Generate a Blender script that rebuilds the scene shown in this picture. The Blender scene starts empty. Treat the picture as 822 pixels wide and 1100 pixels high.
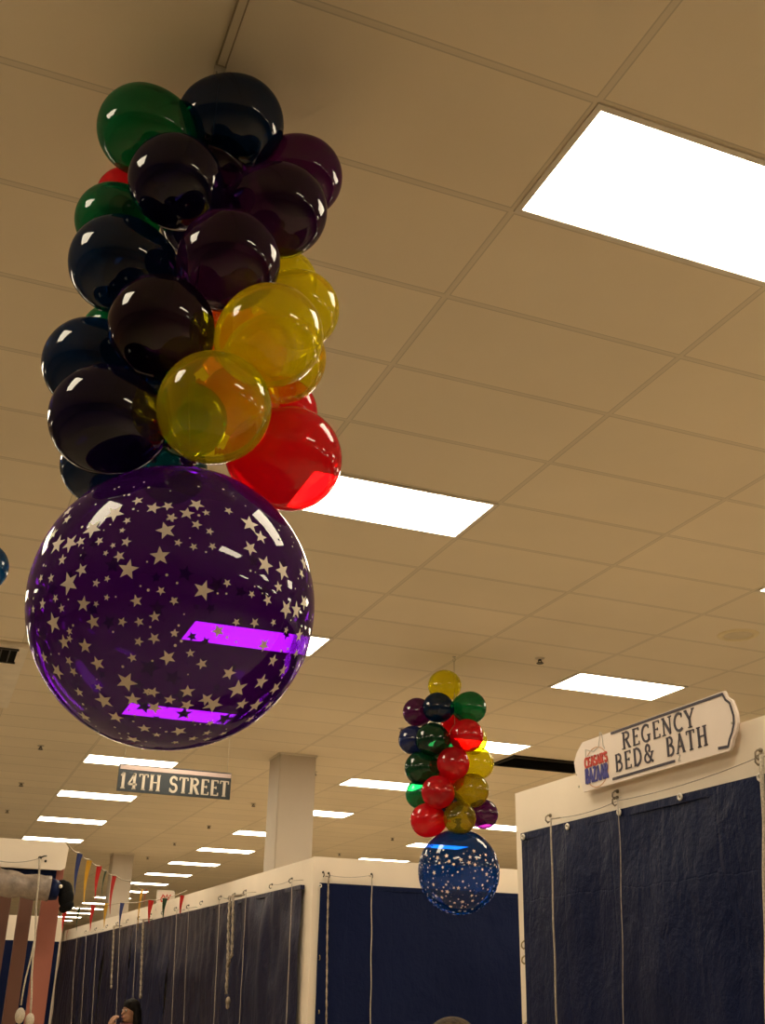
import bpy, bmesh, math, random
from mathutils import Vector, Matrix, noise
random.seed(7)
S = bpy.context.scene
C = S.collection

# ------------------------------------------------------------------ camera, world, exposure
EYE = Vector((0, 0, 1.68))
FPX = 1158.79                      # focal length in pixels of the 822 x 1100 frame
ROT = Matrix(((0.9271919382659435, -0.1678858395953707, -0.3348573643777306),
              (-0.3741416766034695, -0.37150779955369534, -0.8497058083237493),
              (0.018251450435175124, 0.9131244711068305, -0.40727212625329956)))
cd = bpy.data.cameras.new('camera')
cam = bpy.data.objects.new('camera', cd); C.objects.link(cam)
cam.matrix_world = Matrix.Translation(EYE) @ ROT.to_4x4()
cd.sensor_fit = 'VERTICAL'; cd.sensor_height = 24; cd.lens = FPX / 1100 * 24
cd.clip_start = .05; cd.clip_end = 200
S.camera = cam
w = bpy.data.worlds.new('world'); S.world = w; w.use_nodes = True
w.node_tree.nodes['Background'].inputs[0].default_value = (.30, .2, .1, 1)
w.node_tree.nodes['Background'].inputs[1].default_value = .02
S.view_settings.view_transform = 'Standard'; S.view_settings.look = 'None'
S.view_settings.gamma = 1; S.view_settings.use_curve_mapping = False
S.view_settings.exposure = 0.0
S.cycles.use_denoising = True
S.cycles.max_bounces = 10; S.cycles.diffuse_bounces = 5; S.cycles.glossy_bounces = 4
S.cycles.transparent_max_bounces = 40
LAMP = (1.0, .85, .61)             # warm fluorescent tubes
LAMP_POWER = 19.5

# ------------------------------------------------------------------ places
HC = 1.68 + 2.7719                 # ceiling height
GX, GY, TU, TV = 1.6675, 2.9234, 1.2192, .6096   # ceiling grid origin and tile size
ZW = 2.82                          # top of the booth partitions
XR = 3.28                          # aisle face of the partitions on the right

def ray(x, y):
    return (ROT @ Vector(((x - 411) / FPX, -(y - 550) / FPX, -1))).normalized()
def on_x(x, y, X): d = ray(x, y); return EYE + d * (X / d.x)
def on_y(x, y, Y): d = ray(x, y); return EYE + d * (Y / d.y)
def on_z(x, y, Z): d = ray(x, y); return EYE + d * ((Z - EYE.z) / d.z)

# ------------------------------------------------------------------ helpers
def tag(o, label=None, cat=None, group=None, kind=None):
    if label: o['label'] = label
    if cat: o['category'] = cat
    if group: o['group'] = group
    if kind: o['kind'] = kind
    return o
def empty(name, loc=(0, 0, 0), rz=0, **k):
    o = bpy.data.objects.new(name, None); C.objects.link(o)
    o.location = loc; o.rotation_euler.z = rz; o.empty_display_size = .05
    return tag(o, **k)
def obj(name, bm, mat, parent=None, smooth=False, loc=None, rot=None):
    me = bpy.data.meshes.new(name)
    bmesh.ops.recalc_face_normals(bm, faces=bm.faces)
    bm.to_mesh(me); bm.free()
    if smooth:
        me.polygons.foreach_set('use_smooth', [True] * len(me.polygons))
    me.materials.append(mat)
    o = bpy.data.objects.new(name, me); C.objects.link(o)
    if parent: o.parent = parent
    if loc is not None: o.location = loc
    if rot is not None: o.rotation_mode = 'QUATERNION'; o.rotation_quaternion = rot
    return o
def B(): return bmesh.new()
def box(bm, a, b):
    vs = [bm.verts.new((x, y, z)) for x in (a[0], b[0]) for y in (a[1], b[1]) for z in (a[2], b[2])]
    for q in ((0, 1, 3, 2), (4, 6, 7, 5), (0, 4, 5, 1), (2, 3, 7, 6), (0, 2, 6, 4), (1, 5, 7, 3)):
        bm.faces.new([vs[i] for i in q])
def frame_of(d):
    d = Vector(d).normalized()
    a = Vector((0, 0, 1)) if abs(d.z) < .9 else Vector((1, 0, 0))
    u = d.cross(a).normalized(); return u, d.cross(u).normalized(), d
def tube(bm, pts, rad, n=8, cap=True):
    pts = [Vector(p) for p in pts]; rings = []
    rr = rad if isinstance(rad, (list, tuple)) else [rad] * len(pts)
    u = None
    for i, p in enumerate(pts):
        d = (pts[min(i + 1, len(pts) - 1)] - pts[max(i - 1, 0)]).normalized()
        if u is None: u, v, _ = frame_of(d)
        else:
            u = (u - d * u.dot(d)).normalized(); v = d.cross(u)
        rings.append([bm.verts.new(p + (u * math.cos(2 * math.pi * k / n) + v * math.sin(2 * math.pi * k / n)) * rr[i]) for k in range(n)])
    for a, b in zip(rings, rings[1:]):
        for k in range(n): bm.faces.new((a[k], a[(k + 1) % n], b[(k + 1) % n], b[k]))
    if cap:
        bm.faces.new(rings[0]); bm.faces.new(rings[-1])
def lathe(bm, prof, n=32, cap=False):
    rings = []
    for r, z in prof:
        if r < 1e-6: rings.append([bm.verts.new((0, 0, z))])
        else: rings.append([bm.verts.new((r * math.cos(2 * math.pi * k / n), r * math.sin(2 * math.pi * k / n), z)) for k in range(n)])
    for a, b in zip(rings, rings[1:]):
        for k in range(n):
            if len(a) == 1: bm.faces.new((a[0], b[k], b[(k + 1) % n]))
            elif len(b) == 1: bm.faces.new((a[k], a[(k + 1) % n], b[0]))
            else: bm.faces.new((a[k], a[(k + 1) % n], b[(k + 1) % n], b[k]))
def ball(bm, c, r, seg=12, sc=(1, 1, 1)):
    m = Matrix.Translation(c) @ Matrix.Diagonal((r * sc[0], r * sc[1], r * sc[2], 1))
    bmesh.ops.create_uvsphere(bm, u_segments=seg, v_segments=max(6, seg // 2 + 2), radius=1, matrix=m)
def prism(bm, pts, n, depth):
    """extrude a planar outline (list of Vectors) along n by depth"""
    n = Vector(n).normalized() * depth
    a = [bm.verts.new(p) for p in pts]; b = [bm.verts.new(Vector(p) + n) for p in pts]
    bm.faces.new(a); bm.faces.new(b)
    for i in range(len(a)):
        j = (i + 1) % len(a); bm.faces.new((a[i], a[j], b[j], b[i]))

# ------------------------------------------------------------------ materials
def nt(name):
    m = bpy.data.materials.new(name); m.use_nodes = True
    t = m.node_tree; return m, t, t.nodes, t.links
def plain(name, col, rough=.6, metal=0, var=.06, scale=6, spec=.5, bump=0, bscale=40):
    m, t, N, L = nt(name); p = N['Principled BSDF']
    p.inputs['Roughness'].default_value = rough; p.inputs['Metallic'].default_value = metal
    p.inputs['Specular IOR Level'].default_value = spec
    tc = N.new('ShaderNodeTexCoord'); nz = N.new('ShaderNodeTexNoise'); nz.inputs['Scale'].default_value = scale
    nz.inputs['Detail'].default_value = 5
    L.new(tc.outputs['Object'], nz.inputs['Vector'])
    r = N.new('ShaderNodeValToRGB')
    r.color_ramp.elements[0].color = tuple(c * (1 - var) for c in col) + (1,)
    r.color_ramp.elements[1].color = tuple(min(1, c * (1 + var)) for c in col) + (1,)
    r.color_ramp.elements[0].position = .3; r.color_ramp.elements[1].position = .7
    L.new(nz.outputs['Fac'], r.inputs[0]); L.new(r.outputs[0], p.inputs['Base Color'])
    if bump:
        n2 = N.new('ShaderNodeTexNoise'); n2.inputs['Scale'].default_value = bscale; n2.inputs['Detail'].default_value = 6
        L.new(tc.outputs['Object'], n2.inputs['Vector'])
        b = N.new('ShaderNodeBump'); b.inputs['Strength'].default_value = bump; b.inputs['Distance'].default_value = .01
        L.new(n2.outputs['Fac'], b.inputs['Height']); L.new(b.outputs[0], p.inputs['Normal'])
    return m
def emit(name, col, s):
    m, t, N, L = nt(name); N.remove(N['Principled BSDF'])
    e = N.new('ShaderNodeEmission'); e.inputs[0].default_value = (*col, 1); e.inputs[1].default_value = s
    L.new(e.outputs[0], N['Material Output'].inputs[0]); return m
def latex(name, T, D, fac, rough=.03, ior=1.5):
    """thin tinted rubber skin: clear tint T, milky part D mixed in by fac, mirror-like gloss"""
    m, t, N, L = nt(name); N.remove(N['Principled BSDF'])
    tr = N.new('ShaderNodeBsdfTransparent'); tr.inputs[0].default_value = (*T, 1)
    di = N.new('ShaderNodeBsdfDiffuse'); di.inputs[0].default_value = (*D, 1)
    tl = N.new('ShaderNodeBsdfTranslucent'); tl.inputs[0].default_value = (*D, 1)
    mx = N.new('ShaderNodeMixShader'); mx.inputs[0].default_value = .5
    L.new(di.outputs[0], mx.inputs[1]); L.new(tl.outputs[0], mx.inputs[2])
    tc = N.new('ShaderNodeTexCoord'); nz = N.new('ShaderNodeTexNoise'); nz.inputs['Scale'].default_value = 5
    L.new(tc.outputs['Object'], nz.inputs['Vector'])
    mr = N.new('ShaderNodeMapRange'); mr.inputs['To Min'].default_value = fac * .85; mr.inputs['To Max'].default_value = min(1, fac * 1.15)
    L.new(nz.outputs['Fac'], mr.inputs['Value'])
    m1 = N.new('ShaderNodeMixShader'); L.new(mr.outputs[0], m1.inputs[0])
    L.new(tr.outputs[0], m1.inputs[1]); L.new(mx.outputs[0], m1.inputs[2])
    gl = N.new('ShaderNodeBsdfGlossy'); gl.inputs['Roughness'].default_value = rough
    gl.inputs[0].default_value = (1, 1, 1, 1)
    fr = N.new('ShaderNodeFresnel'); fr.inputs[0].default_value = ior
    # keep the same reflectance seen from inside the thin skin
    ge = N.new('ShaderNodeNewGeometry'); nv = N.new('ShaderNodeVectorMath'); nv.operation = 'SCALE'
    s = N.new('ShaderNodeMath'); s.operation = 'MULTIPLY_ADD'; s.inputs[1].default_value = -2; s.inputs[2].default_value = 1
    L.new(ge.outputs['Backfacing'], s.inputs[0]); L.new(ge.outputs['Normal'], nv.inputs[0]); L.new(s.outputs[0], nv.inputs['Scale'])
    lw = N.new('ShaderNodeLayerWeight'); lw.inputs['Blend'].default_value = .12
    sc = N.new('ShaderNodeMapRange'); sc.inputs['To Min'].default_value = .029; sc.inputs['To Max'].default_value = .7
    L.new(lw.outputs['Fresnel'], sc.inputs['Value']); N.remove(fr); N.remove(nv); N.remove(s); N.remove(ge)
    m2 = N.new('ShaderNodeMixShader'); L.new(sc.outputs[0], m2.inputs[0])
    L.new(m1.outputs[0], m2.inputs[1]); L.new(gl.outputs[0], m2.inputs[2])
    L.new(m2.outputs[0], N['Material Output'].inputs[0]); return m

def ceiling_mat():
    m, t, N, L = nt('ceiling_tiles'); p = N['Principled BSDF']; p.inputs['Roughness'].default_value = .85
    p.inputs['Specular IOR Level'].default_value = .2
    ge = N.new('ShaderNodeNewGeometry'); sp = N.new('ShaderNodeSeparateXYZ'); L.new(ge.outputs['Position'], sp.inputs[0])
    def mth(op, a, b=None, c=None):
        n = N.new('ShaderNodeMath'); n.operation = op
        for i, v in enumerate((a, b, c)):
            if v is None: continue
            if isinstance(v, (int, float)): n.inputs[i].default_value = v
            else: L.new(v, n.inputs[i])
        return n.outputs[0]
    u = mth('DIVIDE', mth('SUBTRACT', sp.outputs[0], GX), TU); v = mth('DIVIDE', mth('SUBTRACT', sp.outputs[1], GY), TV)
    du = mth('MULTIPLY', mth('PINGPONG', u, .5), TU); dv = mth('MULTIPLY', mth('PINGPONG', v, .5), TV)
    d = mth('MINIMUM', du, dv)                      # distance to the nearest grid bar
    bar = mth('LESS_THAN', d, .011)                 # the painted T bar
    edge = mth('SUBTRACT', mth('LESS_THAN', d, .0165), bar)   # the gap beside it
    # every tile its own slight tone
    cx = N.new('ShaderNodeCombineXYZ'); L.new(mth('FLOOR', u), cx.inputs[0]); L.new(mth('FLOOR', v), cx.inputs[1])
    wn = N.new('ShaderNodeTexWhiteNoise'); L.new(cx.outputs[0], wn.inputs['Vector'])
    nz = N.new('ShaderNodeTexNoise'); nz.inputs['Scale'].default_value = 1.3; nz.inputs['Detail'].default_value = 6
    L.new(ge.outputs['Position'], nz.inputs['Vector'])
    f = mth('ADD', mth('MULTIPLY', wn.outputs['Value'], .06), mth('MULTIPLY', nz.outputs['Fac'], .12))
    f = mth('SUBTRACT', mth('ADD', f, .86), mth('ADD', mth('MULTIPLY', edge, .26), mth('MULTIPLY', bar, .10)))
    co = N.new('ShaderNodeVectorMath'); co.operation = 'SCALE'; co.inputs[0].default_value = CEIL_COL
    L.new(f, co.inputs['Scale']); L.new(co.outputs[0], p.inputs['Base Color'])
    n3 = N.new('ShaderNodeTexNoise'); n3.inputs['Scale'].default_value = 90; n3.inputs['Detail'].default_value = 3
    L.new(ge.outputs['Position'], n3.inputs['Vector'])
    b = N.new('ShaderNodeBump'); b.inputs['Strength'].default_value = .15; b.inputs['Distance'].default_value = .004
    L.new(n3.outputs['Fac'], b.inputs['Height']); L.new(b.outputs[0], p.inputs['Normal'])
    return m
CEIL_COL = (.88, .79, .64)

def tarp_mat(name, col=(.007, .011, .045), spec=.15, tint=(.45, .6, 1), rough=.42, crease=.16):
    m, t, N, L = nt(name); p = N['Principled BSDF']
    p.inputs['Base Color'].default_value = (*col, 1); p.inputs['Roughness'].default_value = rough
    p.inputs['Specular IOR Level'].default_value = spec; p.inputs['Specular Tint'].default_value = (*tint, 1)
    ge = N.new('ShaderNodeNewGeometry')
    mp = N.new('ShaderNodeMapping'); mp.inputs['Scale'].default_value = (1, 1, .7); L.new(ge.outputs['Position'], mp.inputs[0])
    n1 = N.new('ShaderNodeTexNoise'); n1.inputs['Scale'].default_value = 4.5; n1.inputs['Detail'].default_value = 6; n1.inputs['Roughness'].default_value = .6
    n1.inputs['Distortion'].default_value = .25
    L.new(mp.outputs[0], n1.inputs['Vector'])
    vo = N.new('ShaderNodeTexVoronoi'); vo.feature = 'DISTANCE_TO_EDGE'; vo.inputs['Scale'].default_value = 5.5
    L.new(mp.outputs[0], vo.inputs['Vector'])
    b1 = N.new('ShaderNodeBump'); b1.inputs['Strength'].default_value = .5; b1.inputs['Distance'].default_value = .05
    L.new(n1.outputs['Fac'], b1.inputs['Height'])
    b2 = N.new('ShaderNodeBump'); b2.inputs['Strength'].default_value = .22; b2.inputs['Distance'].default_value = .02
    L.new(vo.outputs['Distance'], b2.inputs['Height']); L.new(b1.outputs[0], b2.inputs['Normal'])
    # sharp storage creases: the sheet was folded into rectangles
    sp = N.new('ShaderNodeSeparateXYZ'); L.new(ge.outputs['Position'], sp.inputs[0])
    def mth(op, a, b=None):
        n = N.new('ShaderNodeMath'); n.operation = op
        for i, v in enumerate((a, b)):
            if v is None: continue
            if isinstance(v, (int, float)): n.inputs[i].default_value = v
            else: L.new(v, n.inputs[i])
        return n.outputs[0]
    wob = mth('MULTIPLY', n1.outputs['Fac'], .12)
    h = mth('ADD', mth('ADD', sp.outputs[0], sp.outputs[1]), wob)
    d = mth('MINIMUM', mth('PINGPONG', mth('ADD', h, .13), .22), mth('ADD', mth('PINGPONG', mth('ADD', sp.outputs[2], mth('MULTIPLY', wob, .6)), .37), mth('MULTIPLY', n1.outputs['Fac'], .012)))
    cr = N.new('ShaderNodeMapRange'); cr.interpolation_type = 'SMOOTHSTEP'; cr.inputs['From Max'].default_value = .013
    L.new(d, cr.inputs['Value'])
    b3 = N.new('ShaderNodeBump'); b3.inputs['Strength'].default_value = crease; b3.inputs['Distance'].default_value = .012
    L.new(cr.outputs[0], b3.inputs['Height']); L.new(b2.outputs[0], b3.inputs['Normal'])
    L.new(b3.outputs[0], p.inputs['Normal']); return m

M = dict(
    floor=plain('floor_tile', (.50, .42, .30), .45, scale=2, var=.12),
    wall=plain('store_wall', (.62, .52, .42), .8),
    panel=plain('cream_panel', (.86, .76, .64), .65, scale=3, var=.03, bump=.05),
    column=plain('cream_column', (.55, .49, .42), .75, scale=2, var=.03),
    lamp=emit('lamp_diffuser', LAMP, LAMP_POWER),
    metal_white=plain('white_enamel', (.75, .70, .62), .4),
    tarp=tarp_mat('navy_tarp'), tarp2=tarp_mat('navy_tarp_sheen', (.020, .017, .036), .42, (.75, .75, 1), .36, 0), tarp3=tarp_mat('navy_tarp_aisle', (.015, .015, .040), .38, (.65, .7, 1), .36, 0),  # long-row tarps: sheen partly put into a lighter base colour, plus stronger gloss
    chrome=plain('zinc_metal', (.55, .5, .42), .3, 1), brass=plain('brass_metal', (.42, .33, .17), .45, .8), hookgrey=plain('hook_metal', (.24, .20, .15), .5, .5),
    dark=plain('dark_metal', (.03, .028, .025), .5), black=plain('black_void', (.004, .004, .004), .9, spec=.1),
    grille=plain('grille_dark', (.02, .018, .015), .7, spec=.2),
    rope=plain('pale_rope', (.50, .44, .36), .8, scale=120, var=.3), cord=plain('grey_cord', (.42, .37, .32), .8, scale=60, var=.2),
    dirty_rope=plain('worn_rope', (.34, .28, .22), .9, scale=40, var=.45),
    pink=plain('terracotta_board', (.31, .10, .07), .6, scale=3, var=.06), pink_shade=plain('terracotta_board_shaded', (.16, .075, .055), .7, scale=3, var=.1),  # second board is the terracotta darkened, shade of the rear posts in its colour
    plastic=plain('plastic_wrap', (.27, .22, .19), .25, scale=9, var=.45, bump=.9, bscale=18),
    blackcloth=plain('black_cloth', (.004, .004, .005), .8, spec=.15, bump=.6, bscale=25),
    signwhite=plain('sign_board', (.82, .72, .66), .5, var=.02), ink=plain('sign_ink', (.03, .022, .045), .5),
    slate=plain('sign_slate', (.013, .018, .024), .5, var=.1), letter=plain('sign_letter', (.42, .36, .29), .5, var=.03),
    strip=plain('sign_strip', (.36, .27, .25), .5, var=.03),
    logo_red=plain('logo_red', (.60, .05, .03), .5), logo_blue=plain('logo_blue', (.05, .05, .30), .5), logo_grey=plain('logo_grey', (.50, .46, .42), .5),
    logo_ring=plain('logo_ring', (.60, .36, .22), .5),
    star=plain('white_print', (.80, .70, .62), .45, spec=.6), thread=plain('thread', (.30, .25, .2), .6),
    red=plain('pennant_red', (.62, .035, .03), .55), yellow=plain('pennant_yellow', (.75, .48, .04), .55), blue=plain('pennant_blue', (.05, .075, .26), .55),
    green=plain('pennant_green', (.02, .07, .035), .55),
    skin=plain('skin', (.36, .19, .12), .55, scale=20), hair_dark=plain('dark_hair', (.006, .0045, .004), .6, scale=60, var=.4, spec=.12),
    hair_brown=plain('brown_hair', (.060, .036, .018), .65, spec=.15, scale=70, var=.5, bump=.6, bscale=90), red_cloth=plain('maroon_cloth', (.10, .012, .014), .8),
    jacket=plain('black_jacket', (.012, .012, .014), .8), scarf=plain('olive_cloth', (.10, .085, .045), .85), trousers=plain('dark_trousers', (.02, .022, .03), .8),
    eye=plain('eye_white', (.3, .27, .24), .3), duct=plain('duct_panel', (.86, .80, .70), .6),
)
M['ceiling'] = ceiling_mat()
BAL = dict(
    navy=latex('latex_navy', (.05, .14, .30), (.006, .035, .10), .35),
    navyl=latex('latex_blue', (.10, .14, .34), (.03, .05, .20), .40),
    indigo=latex('latex_indigo', (.10, .08, .26), (.016, .012, .060), .34),
    plum=latex('latex_plum', (.22, .08, .26), (.045, .012, .065), .30),
    plumb=latex('latex_blackcurrant', (.15, .08, .18), (.026, .010, .036), .28),
    purple=latex('latex_purple', (.34, .08, .36), (.090, .016, .10), .35),
    green=latex('latex_green', (.06, .52, .26), (.008, .17, .075), .42),
    dkgreen=latex('latex_dark_green', (.05, .26, .14), (.008, .065, .040), .40),
    teal=latex('latex_teal', (.05, .30, .40), (.01, .08, .12), .40),
    yellow=latex('latex_yellow', (.97, .93, .10), (.72, .63, .02), .28),
    olive=latex('latex_olive', (.78, .68, .08), (.38, .33, .015), .36),
    orange=latex('latex_orange', (.98, .40, .04), (.90, .22, .02), .45),
    red=latex('latex_red', (.96, .05, .07), (.70, .022, .040), .50),
    bigpurple=latex('latex_starry_purple', (.25, .035, .50), (.090, .018, .19), .25),
    bigblue=latex('latex_starry_blue', (.035, .22, .62), (.008, .065, .21), .32),
    bluemid=latex('latex_mid_blue', (.05, .25, .50), (.01, .11, .26), .45),
)

# ------------------------------------------------------------------ room shell
X0, X1, Y0, Y1 = -14, 40, -14, 58
def struct(name, bm, mat, parent=None):
    return tag(obj(name, bm, mat, parent), kind='structure')
b = B(); box(b, (X0, Y0, -.1), (X1, Y1, 0)); struct('floor', b, M['floor'])
b = B(); box(b, (X0, Y0, HC), (X1, Y1, HC + .1)); struct('ceiling', b, M['ceiling'])
for nm, a, c in (('wall_left', (X0 - .1, Y0, 0), (X0, Y1, HC)), ('wall_right', (X1, Y0, 0), (X1 + .1, Y1, HC)),
                 ('wall_front', (X0, Y0 - .1, 0), (X1, Y0, HC)), ('wall_back', (X0, Y1, 0), (X1, Y1 + .1, HC))):
    b = B(); box(b, a, c); struct(nm, b, M['wall'])
# square columns
def column(x, y, s, label):
    t = empty('store_column', (x + s / 2, y + s / 2, 0), label=label, cat='column', group='square store columns')
    b = B(); h = s / 2; box(b, (-h, -h, 0), (h, h, HC)); bmesh.ops.bevel(b, geom=[e for e in b.edges if abs(e.verts[0].co.z - e.verts[1].co.z) > 1], offset=.012, segments=2, affect='EDGES')
    obj('shaft', b, M['column'], t)
    b = B(); box(b, (-h - .012, -h - .012, HC - .025), (h + .012, h + .012, HC)); obj('ceiling_trim', b, M['metal_white'], t)
column(3.90, 13.26, .48, 'large square cream column rising behind the corner of the tarp-hung booths')
column(3.80, 25.7, .46, 'smaller far square cream column behind the pennant strings')

# ------------------------------------------------------------------ fluorescent lights
def light_meshes():
    b = B(); x, y = TU / 2 - .003, TV / 2 - .003; i = .024
    for a, c in (((-x, -y), (x, -y + i)), ((-x, y - i), (x, y)), ((-x, -y + i), (-x + i, y - i)), ((x - i, -y + i), (x, y - i))):
        box(b, (a[0], a[1], -.009), (c[0], c[1], 0))
    o1 = obj('frame', b, M['metal_white'])
    b = B(); box(b, (-x + i, -y + i, -.005), (x - i, y - i, -.001)); o2 = obj('diffuser', b, M['lamp'])
    return o1, o2
lf, ld = light_meshes(); first = [True]
ORD = ['nearest', 'second', 'third', 'fourth', 'fifth', 'sixth', 'seventh', 'eighth', 'ninth', 'tenth', 'eleventh', 'twelfth', 'thirteenth', 'fourteenth', 'fifteenth', 'sixteenth', 'seventeenth', 'eighteenth']
def ceiling_light(c, r, label):
    x, y = GX + (c + .5) * TU, GY + (r + .5) * TV
    t = empty('ceiling_light', (x, y, HC), label=label, cat='ceiling light', group='fluorescent ceiling lights')
    if first[0]:
        lf.parent = t; ld.parent = t; first[0] = False
    else:
        for s in (lf, ld):
            q = s.copy(); C.objects.link(q); q.parent = t
L0 = {-1: 'largest bright ceiling light, cut by the right edge of the frame',
      4: 'bright ceiling light half hidden behind the red balloon',
      9: 'ceiling light glowing purple through the middle of the starry balloon',
      14: 'ceiling light glowing purple through the bottom of the starry balloon',
      19: 'ceiling light just above and behind the 14TH STREET sign',
      24: 'ceiling light left of the 14TH STREET sign, just below its level',
      29: 'ceiling light second above the left booth header, in the leftmost row',
      34: 'ceiling light directly over the top edge of the left booth header'}
for r, l in L0.items(): ceiling_light(0, r, l)
L3 = {4: 'ceiling light showing only a sliver at the right frame edge', 9: 'ceiling light above the REGENCY BED & BATH sign',
      14: 'ceiling light behind the small balloon column, beside the black ceiling slot',
      19: 'ceiling light left of the small balloon column at its middle',
      24: 'ceiling light touching the right side of the large cream column',
      29: 'ceiling light touching the left side of the large cream column'}
rows3 = list(range(4, 85, 5))
for r in rows3:
    k = (r - 34) // 5
    ceiling_light(3, r, L3.get(r) or 'ceiling light, %s beyond the large cream column in the receding middle row' % (ORD[k] if k else 'first'))
L6 = {24: 'ceiling light between the purple balloon and the sign-bearing booth', 29: 'ceiling light just left of the starry blue balloon top',
      34: 'ceiling light directly over the centre booth header'}
for r, l in L6.items(): ceiling_light(6, r, l)
# the same fixtures carry on outside the frame and light the room
for c, rr in ((0, (-6,)), (-3, range(-1, 35, 5)), (-6, (9, 19, 29)), (3, (-11, -6, -1)), (6, (-11, -6, -1, 4, 9, 14, 19)), (9, (-11, -1, 9, 19, 29)), (12, (4, 24))):
    for r in rr: ceiling_light(c, r, 'rectangular fluorescent light set flush in the ceiling, out of the photo')

# ------------------------------------------------------------------ ceiling fittings
def sprinkler(px, py, label):
    p = on_z(px, py, HC)
    t = empty('sprinkler_head', (p.x, p.y, HC), label=label, cat='sprinkler', group='ceiling sprinkler heads')
    b = B(); lathe(b, [(0, -.012), (.03, -.012), (.042, -.004), (.044, 0)], 20); obj('escutcheon', b, M['chrome'], t, True)
    b = B(); tube(b, [(0, 0, -.01), (0, 0, -.025)], .014, 10); tube(b, [(.012, 0, -.022), (.017, 0, -.032), (.004, 0, -.043)], .005, 6); tube(b, [(-.012, 0, -.022), (-.017, 0, -.032), (-.004, 0, -.043)], .005, 6)
    obj('body', b, M['dark'], t, True)
    b = B(); lathe(b, [(0, -.043), (.032, -.045), (.032, -.05), (0, -.05)], 16); obj('deflector', b, M['dark'], t)
for q in ((580, 707, 'tiny dark sprinkler head above the light over the big store sign'),
          (44, 801, 'dark sprinkler head at the left edge, nearest of the left three'),
          (23, 841, 'dark sprinkler head at the left edge, middle of the left three'),
          (8, 870, 'dark sprinkler head at the left edge, farthest of the left three'),
          (272.5, 863, 'sprinkler head between 14TH STREET sign and large column'),
          (224.5, 887, 'sprinkler head below the right end of the 14TH STREET sign'),
          (187.7, 905.5, 'sprinkler head below the middle of the 14TH STREET sign'),
          (158.8, 920.6, 'sprinkler head just right of the smaller far column'),
          (432, 782.5, 'sprinkler head left of the small balloon column top'),
          (421.7, 900, 'sprinkler head left of the lowest red balloon of the small column'),
          (364.6, 916.8, 'sprinkler head over the left end of the centre booth header'),
          (338, 829, 'sprinkler head against the right edge of the large column')):
    sprinkler(*q)
# round speaker
p = on_z(793, 682, HC)
t = empty('ceiling_speaker', (p.x, p.y, HC), label='faint round speaker grille in the ceiling at the right', cat='speaker')
b = B(); lathe(b, [(.115, -.002), (.12, -.010), (.15, -.012), (.165, -.006), (.168, 0)], 40); obj('rim', b, plain('speaker_rim', (.84, .74, .50), .6), t, True)
b = B(); lathe(b, [(0, -.006), (.07, -.005), (.118, -.003)], 40); obj('grille', b, plain('speaker_grille', (.70, .62, .46), .7), t, True)
# black slot
x, y = GX + 4.05 * TU, GY + 15 * TV
t = empty('return_air_slot', (x, y, HC), label='long black return air slot in the ceiling behind the small balloon column', cat='air vent')
b = B()
for a, c in (((0, 0), (TU, .03)), ((0, TV - .03), (TU, TV)), ((0, .03), (.03, TV - .03)), ((TU - .03, .03), (TU, TV - .03))): box(b, (*a, -.03), (*c, 0))
obj('frame', b, M['grille'], t)
b = B(); box(b, (.03, .03, -.004), (TU - .03, TV - .03, -.001)); obj('opening', b, M['black'], t)
b = B()
for k in range(14): yy = .05 + k * .038; box(b, (.03, yy, -.026), (TU - .03, yy + .006, -.006))
obj('louvre', b, M['black'], t)
# air diffuser box at the left
t = empty('air_vent_box', (-.75, GY + 11.15 * TV, HC), label='pale ceiling air duct panel with a dark slotted grille at the left edge', cat='air vent')
L_ = 4 * TV; W_ = 1.25
b = B(); box(b, (0, 0, -.05), (W_, L_, 0)); bmesh.ops.bevel(b, geom=b.edges[:], offset=.008, segments=2, affect='EDGES'); obj('panel', b, M['duct'], t)
b = B(); box(b, (.06, .06, -.058), (W_ - .09, .50, -.051)); obj('grille_backing', b, M['black'], t)
b = B()
for k in range(15): xx = .07 + k * .073; box(b, (xx, .06, -.066), (xx + .012, .50, -.058))
for yy in (.05, .495): box(b, (.05, yy, -.068), (W_ - .08, yy + .015, -.051))
obj('louvre', b, M['dark'], t)
# surface raceway ending in a hook above the big cluster
hk = on_z(237, 70, HC); ra = on_z(261, 0, HC)
ddir = (Vector((ra.x, ra.y, 0)) - Vector((hk.x, hk.y, 0))).normalized()
t = empty('cable_raceway', (hk.x, hk.y, HC), label='narrow raceway strip along the ceiling above the large balloon column', cat='cable raceway')
b = B(); sx = Vector((ddir.y, -ddir.x, 0)) * .012; e = ddir * 2.2; z0 = Vector((0, 0, -.014))
prism(b, [-sx, sx, sx + e, -sx + e], (0, 0, -1), .014); obj('cover', b, plain('raceway_paint', (.70, .62, .48), .6), t)
b = B()
for s in (-1, 1): tube(b, [sx * s * 1.12 + Vector((0, 0, -.010)), sx * s * 1.12 + e + Vector((0, 0, -.010))], .0042, 6)
obj('edge_bead', b, plain('raceway_edge', (.33, .27, .19), .6), t)
b = B(); box(b, (-.018, -.014, -.02), (.018, .014, 0)); obj('end_cap', b, M['chrome'], t)
AX1 = Vector((hk.x - .0, hk.y, 0))
AX1 = Vector((.4484, 2.6706, 0)); AX2 = Vector((4.0602, 8.4779, 0))
def ceiling_hook(ax, label):
    t = empty('ceiling_hook', (ax.x, ax.y, HC), label=label, cat='hook')
    b = B(); lathe(b, [(0, -.006), (.014, -.006), (.016, 0)], 14); obj('plate', b, M['chrome'], t)
    b = B(); tube(b, [(.012 * math.cos(a) , 0, -.03 + .014 * math.sin(a)) for a in [math.radians(90 - i * 24) for i in range(13)]], .0026, 6); tube(b, [(0, 0, 0), (0, 0, -.017)], .0026, 6); obj('hook', b, M['chrome'], t, True)

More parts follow.
